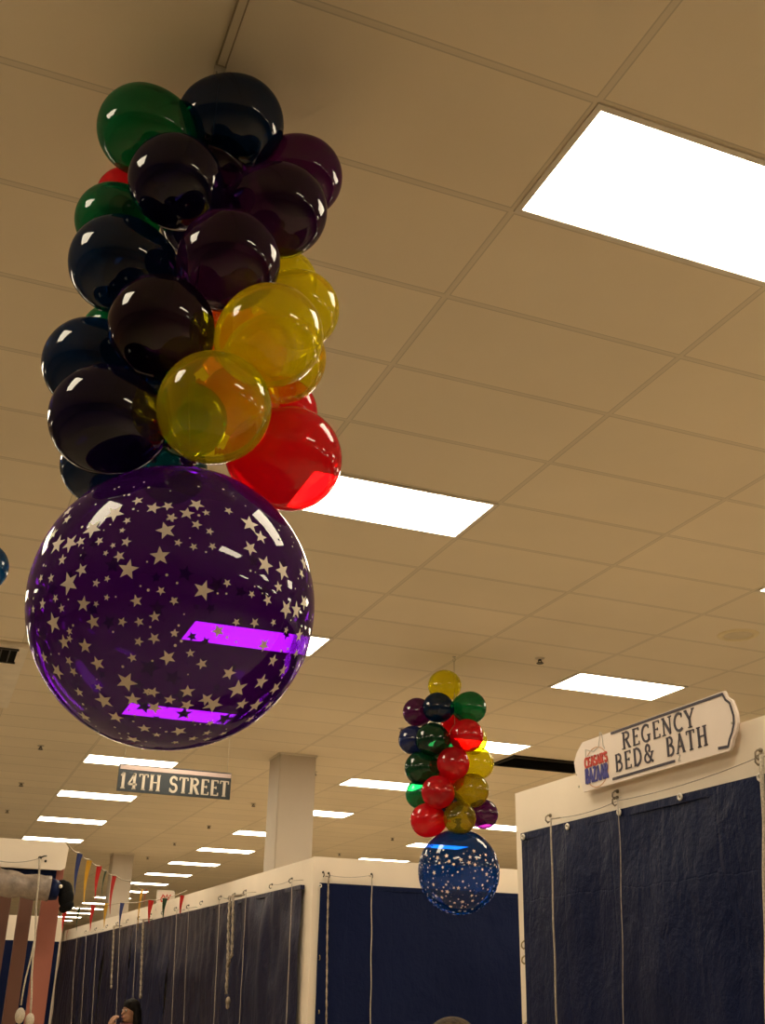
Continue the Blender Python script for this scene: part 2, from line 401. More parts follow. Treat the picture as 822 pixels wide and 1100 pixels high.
# ------------------------------------------------------------------ balloons
def balloon_profile(R, n=28):
    pr = [(0, R)]
    for i in range(1, n):
        a = math.pi * i / n; c = math.cos(a); s = math.sin(a)
        z = R * c if c > 0 else R * c * 1.22
        r = R * s * (1 - .10 * max(0, -c) ** 1.5)
        pr.append((max(r, .010), z))
    pr[-1] = (.0085, -R * 1.235)
    return pr
def small_balloon(colour, pos, R, axis_xy, group, label, tilt=0.0):
    d = Vector((pos.x - axis_xy.x, pos.y - axis_xy.y, 0))
    if d.length < .02: d = Vector((0, -.1, 0))
    d = (d.normalized() + Vector((0, 0, tilt))).normalized()
    Rr = R * .995                      # the neck side is longer, the belly a touch slimmer
    q = d.to_track_quat('Z', 'Y')
    b = B(); lathe(b, balloon_profile(Rr), 44)
    o = obj('balloon', b, BAL[colour], None, True, loc=pos - d * (R * .02), rot=q)
    tag(o, label, 'balloon', group)
    b = B(); z = -Rr * 1.23
    lathe(b, [(.0085, z), (.006, z - .004), (.0062, z - .008), (.010, z - .010), (.0102, z - .015), (.006, z - .017), (.013, z - .026), (.010, z - .026), (.004, z - .018)], 14)
    obj('knot', b, BAL[colour], o, True)
    return o
def place(B_, offs, ax, d0, group, labels):
    h = Vector((ax.x, ax.y, 0)).normalized()
    for (c, x, y, r), o, lab in zip(B_, offs, labels):
        u = ray(x, y); cs = u.dot(ROT @ Vector((0, 0, -1))); t = (d0 + o) / u.dot(h)
        R = r * cs ** 1.5 / FPX * t
        P = EYE + u * t
        small_balloon(c, P, R, ax, group, lab, 0)
LB1 = [('green', 153, 140, 51), ('navy', 255, 133, 53), ('indigo', 188, 194, 52), ('purple', 325, 190, 45), ('plum', 302, 226, 52), ('green', 122, 238, 43),
       ('red', 135, 212, 33), ('navy', 127, 284, 55), ('plum', 247, 279, 56), ('plumb', 173, 351, 58), ('green', 122, 362, 37), ('navy', 97, 392, 53),
       ('indigo', 112, 450, 61), ('yellow', 231, 437, 62), ('yellow', 292, 360, 57), ('yellow', 302, 385, 50), ('yellow', 322, 333, 44), ('yellow', 305, 304, 37),
       ('orange', 262, 375, 48), ('red', 303, 443, 39), ('red', 312, 493, 57), ('navy', 108, 500, 44), ('green', 203, 452, 42), ('teal', 185, 505, 38), ('indigo', 216, 236, 46), ('navy', 158, 418, 40), ('orange', 262, 432, 40), ('plum', 238, 182, 34), ('indigo', 150, 300, 40)]
OF1 = [0.022, 0.017, -0.14, 0.129, -0.015, 0.109, 0.204, -0.02, -0.16, -0.17, 0.197, 0.05, -0.13, -0.231, -0.241, -0.004, 0.065, 0.184, 0.255, 0.213, -0.004, 0.109, 0.02, 0.25, 0.13, 0.08, 0.1, 0.1, 0.14]
TX1 = ['green balloon at the top left of the large balloon column', 'navy balloon at the very top of the large balloon column',
       'near-black indigo balloon in front, just below the top navy one', 'purple balloon at the back right near the top of the large column',
       'dark plum balloon overlapping the purple one at upper right', 'green balloon at the left edge, second green from the top',
       'red balloon mostly hidden, peeping out between the two upper green balloons', 'navy balloon on the left, below the second green one',
       'dark plum balloon at front centre, above the yellow balloons', 'blackish plum balloon at front centre, left of the orange glow',
       'small green sliver of balloon at left between two navy balloons', 'navy balloon at the far left, lower half of the large column',
       'large indigo balloon at lower left, resting above the starry purple one', 'yellow balloon in front, lowest yellow, with green showing through',
       'yellow balloon right of centre, above the lowest yellow one', 'yellow balloon behind, its lower edge orange, above the hidden red one',
       'yellow balloon at the right edge of the large column', 'topmost small yellow balloon behind the plum ones', 'orange balloon seen glowing through the yellow balloons',
       'red balloon mostly hidden above the big red one', 'big red balloon at lower right in front of the ceiling light',
       'navy balloon peeping out at lower left beside the starry purple one', 'green balloon seen through the lowest yellow balloon', 'teal balloon hidden between indigo balloon and starry purple one',
       'dark balloon in the core of the large column, behind the upper plum ones', 'navy balloon in the core behind the large indigo and lowest yellow ones',
       'orange balloon in the core glowing through the right half of the lowest yellow one',
       'small plum balloon in the core under the topmost navy one', 'dark indigo balloon in the core behind the left navy ones']
place(LB1, OF1, AX1, AX1.length, 'balloons of the large column', TX1)
LB2 = [('yellow', 477, 737, 17.5), ('purple', 447.7, 765, 15.5), ('navy', 470, 760, 16.5), ('green', 505.8, 760, 17.5), ('navyl', 443, 795, 15.5), ('dkgreen', 464, 794, 18),
       ('red', 502, 790, 18), ('red', 487, 779, 14), ('yellow', 508, 795, 16), ('red', 487, 820, 18), ('yellow', 514, 820, 17.5), ('dkgreen', 452, 825, 18),
       ('green', 451, 853, 16), ('red', 470, 851, 18), ('olive', 507.7, 849, 18.5), ('red', 458.6, 881, 18.5), ('olive', 494, 878.6, 18), ('purple', 520, 874.5, 16), ('dkgreen', 479, 806, 15), ('red', 484, 836, 15), ('navy', 482, 864, 15)]
OF2 = [0.1, 0.024, -0.14, 0.0, 0.017, -0.157, -0.106, 0.187, 0.142, -0.16, 0.039, -0.061, 0.095, -0.185, -0.042, -0.065, -0.15, 0.11, 0.06, 0.06, 0.05]
TX2 = ['yellow balloon on top of the small balloon column', 'purple balloon at upper left of the small column', 'near-black navy balloon under the top yellow one of the small column',
       'green balloon at upper right of the small column', 'blue balloon at the left side of the small column', 'dark green balloon in front, right of the blue one',
       'topmost front red balloon of the small column', 'red balloon half hidden behind the topmost red one', 'yellow balloon peeping out behind the topmost front red one',
       'red balloon in front, second from top in the small column', 'yellow balloon at the right against the ceiling light', 'dark green balloon at left, lower of the two dark greens',
       'bright green balloon at left, lit by the ceiling light', 'red balloon in front, third from top in the small column', 'olive yellow balloon at right, upper of the two olives',
       'lowest red balloon resting on the starry blue one', 'lowest olive balloon resting on the starry blue one', 'purple balloon at lower right of the small column',
       'dark green balloon in the core of the small column', 'red balloon in the core of the small column', 'navy balloon in the core of the small column']
place(LB2, OF2, AX2, 9.4, 'balloons of the small column', TX2)

# printed stars: pixel positions (zoomed quadrant coordinates) of the ones the photo shows
Q1 = [(258,290,28),(255,330,22),(620,235,25),(700,272,35),(775,262,28),(795,322,28),(500,300,45),(565,338,20),(765,388,50),(385,380,45),(540,388,16),(185,405,25),(205,460,38),(270,455,40),(325,447,25),(422,443,22),(560,447,27),(492,466,16),(455,505,16),(525,522,30),(230,540,24),(735,520,52),(330,592,33),(570,590,54),(172,635,20),(120,635,16),(265,660,52),(405,660,22),(462,638,18),(740,700,25),(613,752,33),(805,752,22),(460,735,17),(195,738,18),(128,768,22),(340,768,38),(405,768,17),(227,790,20),(80,795,15)]
Q2 = [(150,255,36),(100,300,36),(200,297,20),(20,322,25),(150,358,28),(315,287,22),(425,355,45),(482,422,33),(428,480,38),(55,452,22),(135,473,22),(232,470,22),(218,393,22),(505,565,45),(595,598,42),(573,680,26),(705,560,30),(693,612,20),(185,698,55),(308,660,23),(435,718,20),(35,752,25),(517,748,27),(613,795,40),(665,800,35),(705,760,28)]
Q3 = [(185,140,42),(390,135,37),(540,135,26),(628,135,26),(708,108,30),(268,183,18),(268,222,18),(240,240,32),(348,260,36),(625,237,25),(705,220,32),(808,195,22),(592,320,25),(137,318,22),(265,337,22),(413,350,36),(205,390,32),(288,392,22),(775,320,42),(562,445,52),(417,472,20),(317,498,22),(345,625,28),(445,542,42),(667,495,22),(700,498,30),(595,535,38),(785,537,28),(707,578,36),(507,627,32),(655,685,26),(718,718,16),(597,742,26)]
Q4 = [(38,192,22),(355,137,22),(450,140,27),(547,138,18),(613,178,16),(680,205,25),(262,182,35),(497,255,32),(118,297,24),(178,352,30),(545,335,28),(665,298,18),(597,385,25),(318,400,37),(485,445,36),(362,482,48),(557,478,30),(103,495,36),(100,565,32),(200,535,36),(235,562,46),(385,560,30),(455,567,32),(525,565,22),(60,700,30),(205,708,18),(220,657,18),(132,737,18),(288,712,16),(205,740,16),(427,637,20),(40,757,14)]
def star_on_sphere(bm, d, ang, R, rot, inner=.40):
    u, v, d = frame_of(d); off = 1.006
    def P(r, a):
        q = d * math.cos(r) + (u * math.cos(a) + v * math.sin(a)) * math.sin(r); return bm.verts.new(q * R * off)
    c = P(0, 0); ring = [P(ang if k % 2 == 0 else ang * inner, rot + k * math.pi / 5) for k in range(10)]
    for k in range(10): bm.faces.new((c, ring[k], ring[(k + 1) % 10]))
def dot_on_sphere(bm, d, ang, R):
    u, v, d = frame_of(d)
    bm.faces.new([bm.verts.new((d * math.cos(ang) + (u * math.cos(a) + v * math.sin(a)) * math.sin(ang)) * R * 1.006) for a in [k * math.pi / 3 for k in range(6)]])
def starry_balloon(name, pos, R, mat, label, listed, n_star, n_dot, smin, smax, capz):
    t = empty(name, pos, label=label, cat='balloon')
    b = B(); n = 44
    pr = [(R * math.sin(math.pi * i / n), -R * math.cos(math.pi * i / n)) for i in range(n - 1)]
    pr[0] = (0, -R); pr += [(.045, R * 1.01), (.022, R * 1.05), (.018, R * 1.10)]
    lathe(b, pr, 72); obj('skin', b, mat, t, True)
    b = B(); z = R * 1.10
    lathe(b, [(.018, z), (.014, z + .01), (.024, z + .014), (.024, z + .026), (.014, z + .03), (.032, z + .05), (.026, z + .052)], 18); obj('knot', b, mat, t, True)
    b = B(); used = []
    for px, py, s in listed:
        u = ray(px, py); oc = EYE - pos; bb = u.dot(oc); disc = bb * bb - (oc.dot(oc) - R * R)
        if disc < 0: continue
        h = EYE + u * (-bb - math.sqrt(disc)); d = (h - pos).normalized()
        # face-on size; listed sizes near the rim are already foreshortened
        cosv = max(.42, -u.dot(d)); ang = s / FPX * (h - EYE).length / R / (cosv ** .5) * 1.0
        rt = random.uniform(-.25, .25) + math.pi / 2
        star_on_sphere(b, d, ang, R, rt + random.uniform(0, 6.28), .42); used.append((d, ang))
    random.seed(11); tries = 0; k = 0
    to_eye = (EYE - pos).normalized(); lim = .02 if listed else 2
    while k < n_star and tries < 9000:
        tries += 1
        d = Vector((random.gauss(0, 1), random.gauss(0, 1), random.gauss(0, 1))).normalized()
        if d.z > capz or d.dot(to_eye) > lim: continue
        ang = random.choice((smin, smin * 1.3, (smin + smax) / 2, smax)) * random.uniform(.85, 1.15)
        if any(d.angle(e) < ang + a + .015 for e, a in used): continue
        star_on_sphere(b, d, ang, R, random.uniform(0, 6.28), .42); used.append((d, ang)); k += 1
    k = 0; tries = 0
    while k < n_dot and tries < 9000:
        tries += 1
        d = Vector((random.gauss(0, 1), random.gauss(0, 1), random.gauss(0, 1))).normalized()
        if d.z > capz: continue
        ang = smin * random.uniform(.13, .26)
        if any(d.angle(e) < ang + a + .01 for e, a in used): continue
        dot_on_sphere(b, d, ang, R); used.append((d, ang)); k += 1
    obj('printed_stars', b, M['star'], t)
    return t
listed = [(20 + x * .2068, 490 + y * .2068, s * .2068) for x, y, s in Q1] + [(180 + x * .2068, 490 + y * .2068, s * .2068) for x, y, s in Q2] \
    + [(20 + x * .2068, 640 + y * .2068, s * .2068) for x, y, s in Q3] + [(180 + x * .2068, 640 + y * .2068, s * .2068) for x, y, s in Q4]
P1 = EYE + Vector((.4735, 2.6655, .9046)); R1 = .3655
starry_balloon('giant_balloon', P1, R1, BAL['bigpurple'], 'giant round purple balloon printed with white stars under the large column', listed, 80, 330, .04, .085, .62)
P2 = EYE + Vector((4.0811, 8.4679, .9335)); R2 = .338
starry_balloon('giant_balloon', P2, R2, BAL['bigblue'], 'round blue balloon printed with small stars under the small column', [], 290, 300, .024, .056, .40)
# strings through the columns and the hooks
for ax, P, R, lab, hl in ((AX1, P1, R1, 'string tying the large balloon column to the ceiling', 'small metal ceiling hook over the large balloon column'),
                          (AX2, P2, R2, 'string tying the small balloon column to the ceiling', 'small metal ceiling hook over the small balloon column')):
    b = B(); tube(b, [(P.x, P.y, P.z + R * 1.1 + .04), (ax.x, ax.y, P.z + R * 1.1 + .3), (ax.x, ax.y, HC - .04)], .0022, 6)
    tag(obj('hanging_string', b, M['thread']), lab, 'string'); ceiling_hook(ax, hl)
# stray balloon at the left edge
u = ray(-18, 609); P = EYE + u * (5.6 / math.hypot(u.x, u.y)); r = 28 * u.dot(ROT @ Vector((0, 0, -1))) ** 1.5 / FPX * (P - EYE).length
o = small_balloon('bluemid', P, r, Vector((P.x - .5, P.y, 0)), 'balloons at the left edge', 'blue balloon cut by the left edge of the frame')
b = B(); tube(b, [(P.x - r * 1.12, P.y, P.z), (P.x - r * 1.16, P.y, P.z + .2), (P.x - r * 1.16, P.y, HC)], .002, 6); tag(obj('hanging_string', b, M['thread']), 'string holding the blue balloon at the left edge', 'string')

# ------------------------------------------------------------------ booth partitions
class Face:
    """a vertical plane: origin (x, y), direction along, outward normal"""
    def __init__(s, a, b, n):
        s.a = Vector((a[0], a[1], 0)); s.d = (Vector((b[0], b[1], 0)) - s.a).normalized(); s.len = (Vector((b[0], b[1], 0)) - s.a).length
        nn = Vector((-s.d.y, s.d.x, 0)); s.n = nn if nn.dot(Vector((n[0], n[1], 0))) > 0 else -nn
    def P(s, t, z, off=0): return s.a + s.d * t + s.n * off + Vector((0, 0, z))
    def hit(s, px, py, off=0):
        o = s.a + s.n * off; u = ray(px, py); k = (o - EYE).dot(s.n) / u.dot(s.n); h = EYE + u * k
        return (h - s.a).dot(s.d), h.z
def partition(F, label, zt=ZW, thick=.05, t0=0, t1=None, parts=()):
    t1 = F.len if t1 is None else t1
    t = empty('booth_partition', F.P(t0, 0), label=label, cat='partition')
    b = B(); prism(b, [F.P(t0, 0, -thick) - t.location, F.P(t1, 0, -thick) - t.location, F.P(t1, 0, 0) - t.location, F.P(t0, 0, 0) - t.location], (0, 0, 1), zt)
    obj('panel', b, M['panel'], t)
    return t
def hook(F, px, py, parent, mat='brass'):
    s, z = F.hit(px, py); b = B(); o = F.P(s, z) - parent.location; n = F.n
    tube(b, [o, o + n * .02, o + n * .034 + Vector((0, 0, -.012)), o + n * .036 + Vector((0, 0, -.03)), o + n * .022 + Vector((0, 0, -.042)), o + n * .012 + Vector((0, 0, -.034))], .0045, 6)
    ball(b, o + n * .004, .011, 8)
    obj('hook', b, M[mat], parent, True); return s, z
def tarp(F, s0, s1, zt, zb, label, amp=.012, fold=.45, seed=0, mat='tarp', grommets=(), nx=120, nz=48, sag=0, gmat='chrome'):
    t = empty('hanging_tarp', F.P(s0, zb), label=label, cat='tarp', group='navy tarps closing the booths')
    b = B(); V = []
    for i in range(nx + 1):
        s = s0 + (s1 - s0) * i / nx; col = []
        for j in range(nz + 1):
            v = j / nz; z = zt + (zb - zt) * v
            g = min(1, .25 + v * 3)
            f = math.sin(2 * math.pi * (s / fold + .7 * noise.noise((s * 1.1, seed, v * .8)))) * .6 + noise.noise((s * 5, v * 2.2, seed)) * 1.3
            f = f * amp * g + amp * 1.6 * noise.noise((s * 1.7, z * 1.9, seed + 5))
            col.append(b.verts.new(F.P(s, z, .018 + amp * 1.5 + f) - t.location))
        V.append(col)
    for i in range(nx):
        for j in range(nz): b.faces.new((V[i][j], V[i + 1][j], V[i + 1][j + 1], V[i][j + 1]))
    o = obj('sheet', b, M[mat], t, True)
    b = B(); prism(b, [F.P(s0, zt - .035, .012) - t.location, F.P(s1, zt - .035, .012) - t.location, F.P(s1, zt + .004, .012) - t.location, F.P(s0, zt + .004, .012) - t.location], F.n, amp * 1.5 + .008); obj('top_hem', b, M[mat], t)
    for px, py in grommets:
        s, z = F.hit(px, py, .03 + amp * 1.5); c = F.P(s, z, .03 + amp * 1.5) - t.location; b = B()
        u, v, n = F.d, Vector((0, 0, 1)), F.n
        tube(b, [c + (u * math.cos(a) + v * math.sin(a)) * .013 for a in [k * math.pi / 5 for k in range(11)]], .006, 6, False); obj('grommet', b, M[gmat], t, True)
    return t
def rope(F, pts, rad, label, mat='rope', off=.09, knots=(), cat='rope', group='ropes hanging on the booth tarps', twist=False):
    t = empty('hanging_rope', (0, 0, 0), label=label, cat=cat, group=group)
    W = []
    for px, py in pts:
        s, z = F.hit(px, py, off); W.append(F.P(s, z, off))
    if off > .05:
        s, z = F.hit(*pts[0], off); W.insert(0, F.P(s, z + .012, .03))
    Q = []
    for a, c in zip(W, W[1:]):
        n = max(1, int((a - c).length / .06))
        for k in range(n): Q.append(a.lerp(c, k / n))
    Q.append(W[-1])
    t.location = W[0]; b = B()
    if twist:
        for ph in (0, math.pi):
            Z = []; 
            for i in range(len(Q) * 2 - 1):
                q = Q[i // 2] if i % 2 == 0 else (Q[i // 2] + Q[i // 2 + 1]) / 2
                a = i * 1.1 + ph; Z.append(q - W[0] + F.d * math.cos(a) * rad * .8 + F.n * math.sin(a) * rad * .8)
            tube(b, Z, rad * .8, 6)
    else:
        tube(b, [q - W[0] + F.d * .003 * math.sin(i * .9) for i, q in enumerate(Q)], rad, 6)
    obj('strand', b, M[mat], t, True)
    for px, py, r in knots:
        s, z = F.hit(px, py, off); b = B(); ball(b, F.P(s, z, off) - W[0], r, 10, (1, 1, 1.5)); obj('knot', b, M['rope' if mat == 'rope' else 'dirty_rope'], t, True)
    return t
def droop(F, pts, label, rad=.0025):
    """thin cord sagging between hooks"""
    W = []
    for px, py in pts:
        s, z = F.hit(px, py, .03); W.append(F.P(s, z, .03))
    Q = []
    for a, c in zip(W, W[1:]):
        for k in range(8):
            f = k / 8; Q.append(a.lerp(c, f) - Vector((0, 0, .02 * 4 * f * (1 - f))))
    Q.append(W[-1]); b = B(); tube(b, Q, rad, 6); tag(obj('thin_cord', b, M['cord'], None, True), label, 'cord')

# right booth, carrying the store sign
YR = on_x(553.5, 856, XR).y
FR = Face((XR, 2.3), (XR, YR), (-1, 0))
pr = partition(FR, 'cream partition with a deep header at the right, carrying the store sign')
FRr = Face((XR + .051, YR), (9.5, YR), (0, 1)); partition(FRr, 'side partition turning the corner of the right booth')
s_l, z_l = FR.hit(561.0, 897, .03); s_r = 0.05
_, z_r = FR.hit(816, 833, .03); zt = (z_l + z_r) / 2
for q in ((592, 876), (664, 850), (664, 857), (818, 806), (818, 812)): hook(FR, *q, pr, 'hookgrey')
for q in ((566, 1011), (566.5, 1027), (569, 1098)): hook(FR, *q, pr)
tarp(FR, s_l, s_r, zt, .05, 'wide creased navy tarp on the right booth below the store sign', amp=.013, fold=1.0, seed=3, nx=150, nz=90,
     grommets=((562, 899), (609.5, 888), (665, 872.5), (730.5, 856), (816.5, 835)), gmat='metal_white')
rope(FR, ((592, 880), (593, 925), (595, 1000), (598.5, 1110)), .005, 'pale rope hanging down the left part of the right booth tarp')
rope(FR, ((818.5, 812), (821, 880), (823, 1000), (825, 1110)), .010, 'thick pale rope at the right edge of the frame')
rope(FR, ((664, 858), (666, 900), (668.5, 1000), (670, 1110)), .0022, 'faint thin line in the middle of the right booth tarp', mat='cord', off=.055)
droop(FR, ((592, 879), (664, 860), (818, 812)), 'thin cord drooping between hooks under the store sign')

# centre booth facing the camera
YM = 9.87
FM = Face((XR + .0, YM), (9.5, YM), (0, -1))
pm = partition(FM, 'cream partition facing the aisle crossing, behind the starry blue balloon')
s_l, zt = FM.hit(343, 949)
tarp(FM, s_l, 6, zt, .05, 'navy tarp on the centre booth behind the starry blue balloon', amp=.009, fold=1.4, seed=8, nx=130, nz=60, grommets=((344, 951.5),), gmat='metal_white')
for q in ((353, 938), (347, 937), (399, 939)): hook(FM, *q, pm, 'dark')
for q in ((342.5, 1026), (341.5, 1084)): hook(FM, *q, pm)
rope(FM, ((353, 942), (351.5, 1010), (350.5, 1110)), .006, 'twisted worn rope at the left end of the centre booth tarp', 'dirty_rope', twist=True)
rope(FM, ((399.5, 942), (399, 1010), (398, 1110)), .005, 'straight pale rope left of the middle of the centre booth tarp')
droop(FM, ((353, 940), (399, 940)), 'thin cord drooping between two hooks on the centre booth header')

# long row of booths down the left side of that corner
FL = Face((XR + .02, YM), (3.13, 21.2), (-1, 0)); FL.len = min(26, FL.hit(68.5, 1010)[0])
pl = partition(FL, 'long cream partition receding down the aisle, hung with folded navy tarps')
s_l, zt = FL.hit(329.5, 951); _, z2 = FL.hit(150, 990)
ztl = zt
cuts = [s_l] + [FL.hit(x, 1000)[0] for x in (247, 187, 146, 117, 94)] + [FL.len - .05]
LT = ['folded navy tarp nearest the centre booth corner, right of the looped worn rope', 'folded navy tarp second from the corner, left of the looped worn rope',
      'folded navy tarp third from the corner, above and right of the woman', 'folded navy tarp fourth from the corner, above the woman',
      'folded navy tarp fifth from the corner, under the pennants', 'farthest folded navy tarp at the left end of the long row']
for i in range(6):
    tarp(FL, cuts[i] + .02, cuts[i + 1] - .02, ztl, .05, LT[i], amp=.023, fold=(.34, .26, .3, .28, .33, .3)[i], seed=20 + i, mat='tarp2' if i % 2 else 'tarp3', nx=90, nz=30)
HK = ((314.4, 943.8), (293, 950), (264.8, 956.6), (253, 960), (248.4, 963), (238, 963), (217.7, 968.4), (203.3, 972.5), (190, 975), (176, 979), (163, 982), (150, 985), (138, 988), (127, 991), (116, 994), (104, 997), (93, 1000))
for q in HK: hook(FL, *q, pl, 'dark')
RP = [(((314, 946), (311, 1020), (307, 1110)), .0045, 'pale rope nearest the corner post of the long row'),
      (((264.5, 959), (261, 1030), (256.5, 1110)), .0055, 'pale rope just right of the looped worn rope'),
      (((236, 966), (233, 1030), (229, 1110)), .0055, 'pale rope just left of the looped worn rope'),
      (((203, 975), (200, 1030), (197, 1110)), .0045, 'pale rope between the looped rope and the woman, right one'),
      (((190, 978), (187, 1040), (184, 1110)), .0055, 'pale rope just right of the woman'),
      (((147, 988), (145, 1030), (143, 1072)), .006, 'pale rope ending over the head of the woman'),
      (((129, 992), (127, 1040), (124, 1110)), .006, 'pale rope left of the woman, near one'),
      (((105, 999), (102, 1040), (98, 1110)), .006, 'pale rope fourth from the left end of the long row'),
      (((93, 1002), (90, 1050), (86, 1110)), .006, 'pale rope third from the left end of the long row'),
      (((83, 1006), (79, 1050), (76, 1110)), .006, 'pale rope second from the left end of the long row')]
for pts, r, l in RP: rope(FL, pts, r * .75, l, 'cord', off=.14)
rope(FL, ((247, 963), (245.5, 1000), (245, 1030), (243, 1068)), .013, 'looped worn rope with dangling knots on the long row', 'dirty_rope', off=.16, twist=True, knots=((245.5, 1033, .022), (245, 1036, .018), (245, 1075, .026), (244.5, 1081, .02)))
rope(FL, ((250.5, 962), (250, 1000), (249, 1026), (246, 1032)), .011, 'second strand of the looped worn rope on the long row', 'dirty_rope', off=.16, twist=True)
rope(FL, ((154, 988), (152.5, 1030), (151, 1068)), .012, 'worn rope hanging right of the head of the woman', 'dirty_rope', off=.16, twist=True, knots=((151, 1070, .022),))
rope(FL, ((122.5, 995), (121, 1030), (119.5, 1058)), .011, 'worn rope hanging left of the woman', 'dirty_rope', off=.16, twist=True, knots=((119.5, 1060, .02),))
droop(FL, ((238, 963), (248.4, 963), (253, 960), (264.8, 956.6)), 'thin cord drooping between hooks over the looped rope')
droop(FL, ((293, 950), (314.4, 943.8)), 'thin cord drooping between the two hooks nearest the corner')

# booth at the left
YL = 10.2
FB = Face((-3.0, YL), (1.25, YL), (0, -1))
def fb(px, py, off=0): s, z = FB.hit(px, py, off); return FB.P(s, z, off)
t = empty('booth_header', (-3, YL, 0), label='cream header board of the booth at the left, with chamfered end', cat='partition')
a, c1, c2, e1, e2 = fb(0, 899), fb(69.5, 905.5), fb(74, 911), fb(68, 938), fb(0, 928)
zt_ = (a.z + c1.z) / 2; zb_ = (e1.z + e2.z) / 2
b = B(); org = t.location
prism(b, [Vector((-3, YL, zt_)) - org, Vector((c1.x, YL, zt_)) - org, Vector((c2.x, YL, c2.z)) - org, Vector((e1.x + .01, YL, zb_ + .02)) - org, Vector((e1.x - .02, YL, zb_)) - org, Vector((-3, YL, zb_)) - org], (0, 1, 0), .05)
obj('header_panel', b, M['panel'], t)
hx = fb(43, 921.5); b = B()
tube(b, [hx - org, hx - org + Vector((0, -.03, 0)), hx - org + Vector((.03, -.045, .012)), hx - org + Vector((.05, -.03, .016))], .006, 6); ball(b, hx - org, .016, 8); obj('hook', b, M['dark'], t, True)
hx2 = fb(49, 925); b = B(); ball(b, hx2 - org, .011, 8); obj('screw', b, M['dark'], t, True)
# navy valance behind, and the rolled tarp
b = B(); q0, q1 = fb(0, 927), fb(60, 948)
prism(b, [Vector((-3, YL + .055, zb_ + .02)), Vector((q1.x, YL + .055, zb_ + .02)), Vector((q1.x, YL + .055, q1.z - .02)), Vector((-3, YL + .055, q1.z - .06))], (0, 1, 0), .012)
tag(obj('valance_tarp', b, M['tarp']), 'narrow navy tarp strip just under the left booth header', 'tarp')
F2 = Face((-3, YL - .13), (1.25, YL - .13), (0, -1))
def f2(px, py): s, z = F2.hit(px, py); return F2.P(s, z)
A_, B_ = f2(0, 946), f2(53, 955); dr = (B_ - A_).normalized(); E_ = A_ - dr * 2.2
t = empty('rolled_tarp', B_, label='rolled up tarp in cloudy plastic wrap under the left booth header', cat='tarp')
b = B(); n = 46; pts = [E_.lerp(B_, i / n) - B_ for i in range(n + 1)]
tube(b, [p + Vector((0, 0, -.012 * math.sin(i * .35))) for i, p in enumerate(pts)], [.105 + .008 * math.sin(i * 1.9) + .006 * math.sin(i * .7) for i in range(n + 1)], 20); obj('plastic_wrap', b, M['plastic'], t, True)
b = B(); G_ = f2(63, 957) - B_
tube(b, [Vector((0, 0, 0)), G_ * .5, G_], [.09, .086, .075], 18); obj('tarp_end', b, M['tarp'], t, True)
b = B(); H_ = f2(70, 957) - B_; K_ = f2(72, 972) - B_
for c, r, s in ((H_, .062, (1, .9, 1.3)), (H_.lerp(K_, .5), .072, (.9, .9, 1.2)), (K_, .058, (1, 1, .9)), (f2(66.5, 950) - B_, .04, (1.2, 1, 1)), (f2(68, 976) - B_, .036, (1, 1, 1))): ball(b, c, r, 16, s)
obj('black_bundle', b, M['blackcloth'], t, True)
b = B(); kk = f2(64, 953) - B_; ball(b, kk + Vector((0, -.08, 0)), .016, 8); obj('tie_tag', b, M['metal_white'], t, True)
# posts
def board(px0, px1, py, Y, mat, label):
    a, c = on_y(px0, py, Y), on_y(px1, py, Y)
    b = B(); wd = c.x - a.x; box(b, (0, 0, 0), (wd, .1, zt_ - .02)); bmesh.ops.bevel(b, geom=b.edges[:], offset=.004, segments=1, affect='EDGES')
    o = obj('booth_post', b, M[mat], None, loc=(a.x, Y, 0)); tag(o, label, 'post', 'terracotta posts of the left booth'); return o
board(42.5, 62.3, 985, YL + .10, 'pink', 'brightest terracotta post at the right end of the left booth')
board(19, 33.5, 985, YL + .65, 'pink_shade', 'middle terracotta post of the left booth, shaded by its colour')
board(-8, 9.5, 985, YL + 1.1, 'pink_shade', 'terracotta post shaded by its colour, cut by the left frame edge')
# hanging lanyards on the left booth
F3 = Face((-3, YL - .27), (1.25, YL - .27), (0, -1))
rope(F3, ((42.6, 922), (41, 950), (38.5, 985), (37.5, 1010), (34, 1050), (33, 1088)), .0085, 'pale lanyard on the left booth, right strand', off=0, knots=((32, 1096, .036),), group='lanyards of the left booth')
rope(F3, ((37.5, 1008), (28, 1050), (22.5, 1080)), .007, 'pale lanyard on the left booth, left strand', off=0, knots=((21.5, 1091, .04),), group='lanyards of the left booth')
droop(FB, ((0, 925), (42.6, 922)), 'thin cord along the left booth header', .0035)
# far booth closing the view on the left
q = on_z(66, 985, ZW); YF = q.y
FF = Face((-6, YF), (on_y(68, 990, YF).x, YF), (0, -1))
pf = partition(FF, 'far cream booth partition glimpsed between the posts and left of the long row')
sl, zf = FF.hit(66, 1012)
tarp(FF, .1, FF.len - .03, zf, .05, 'far navy tarp glimpsed between the terracotta posts', amp=.02, fold=.4, seed=40, nx=80, nz=24)

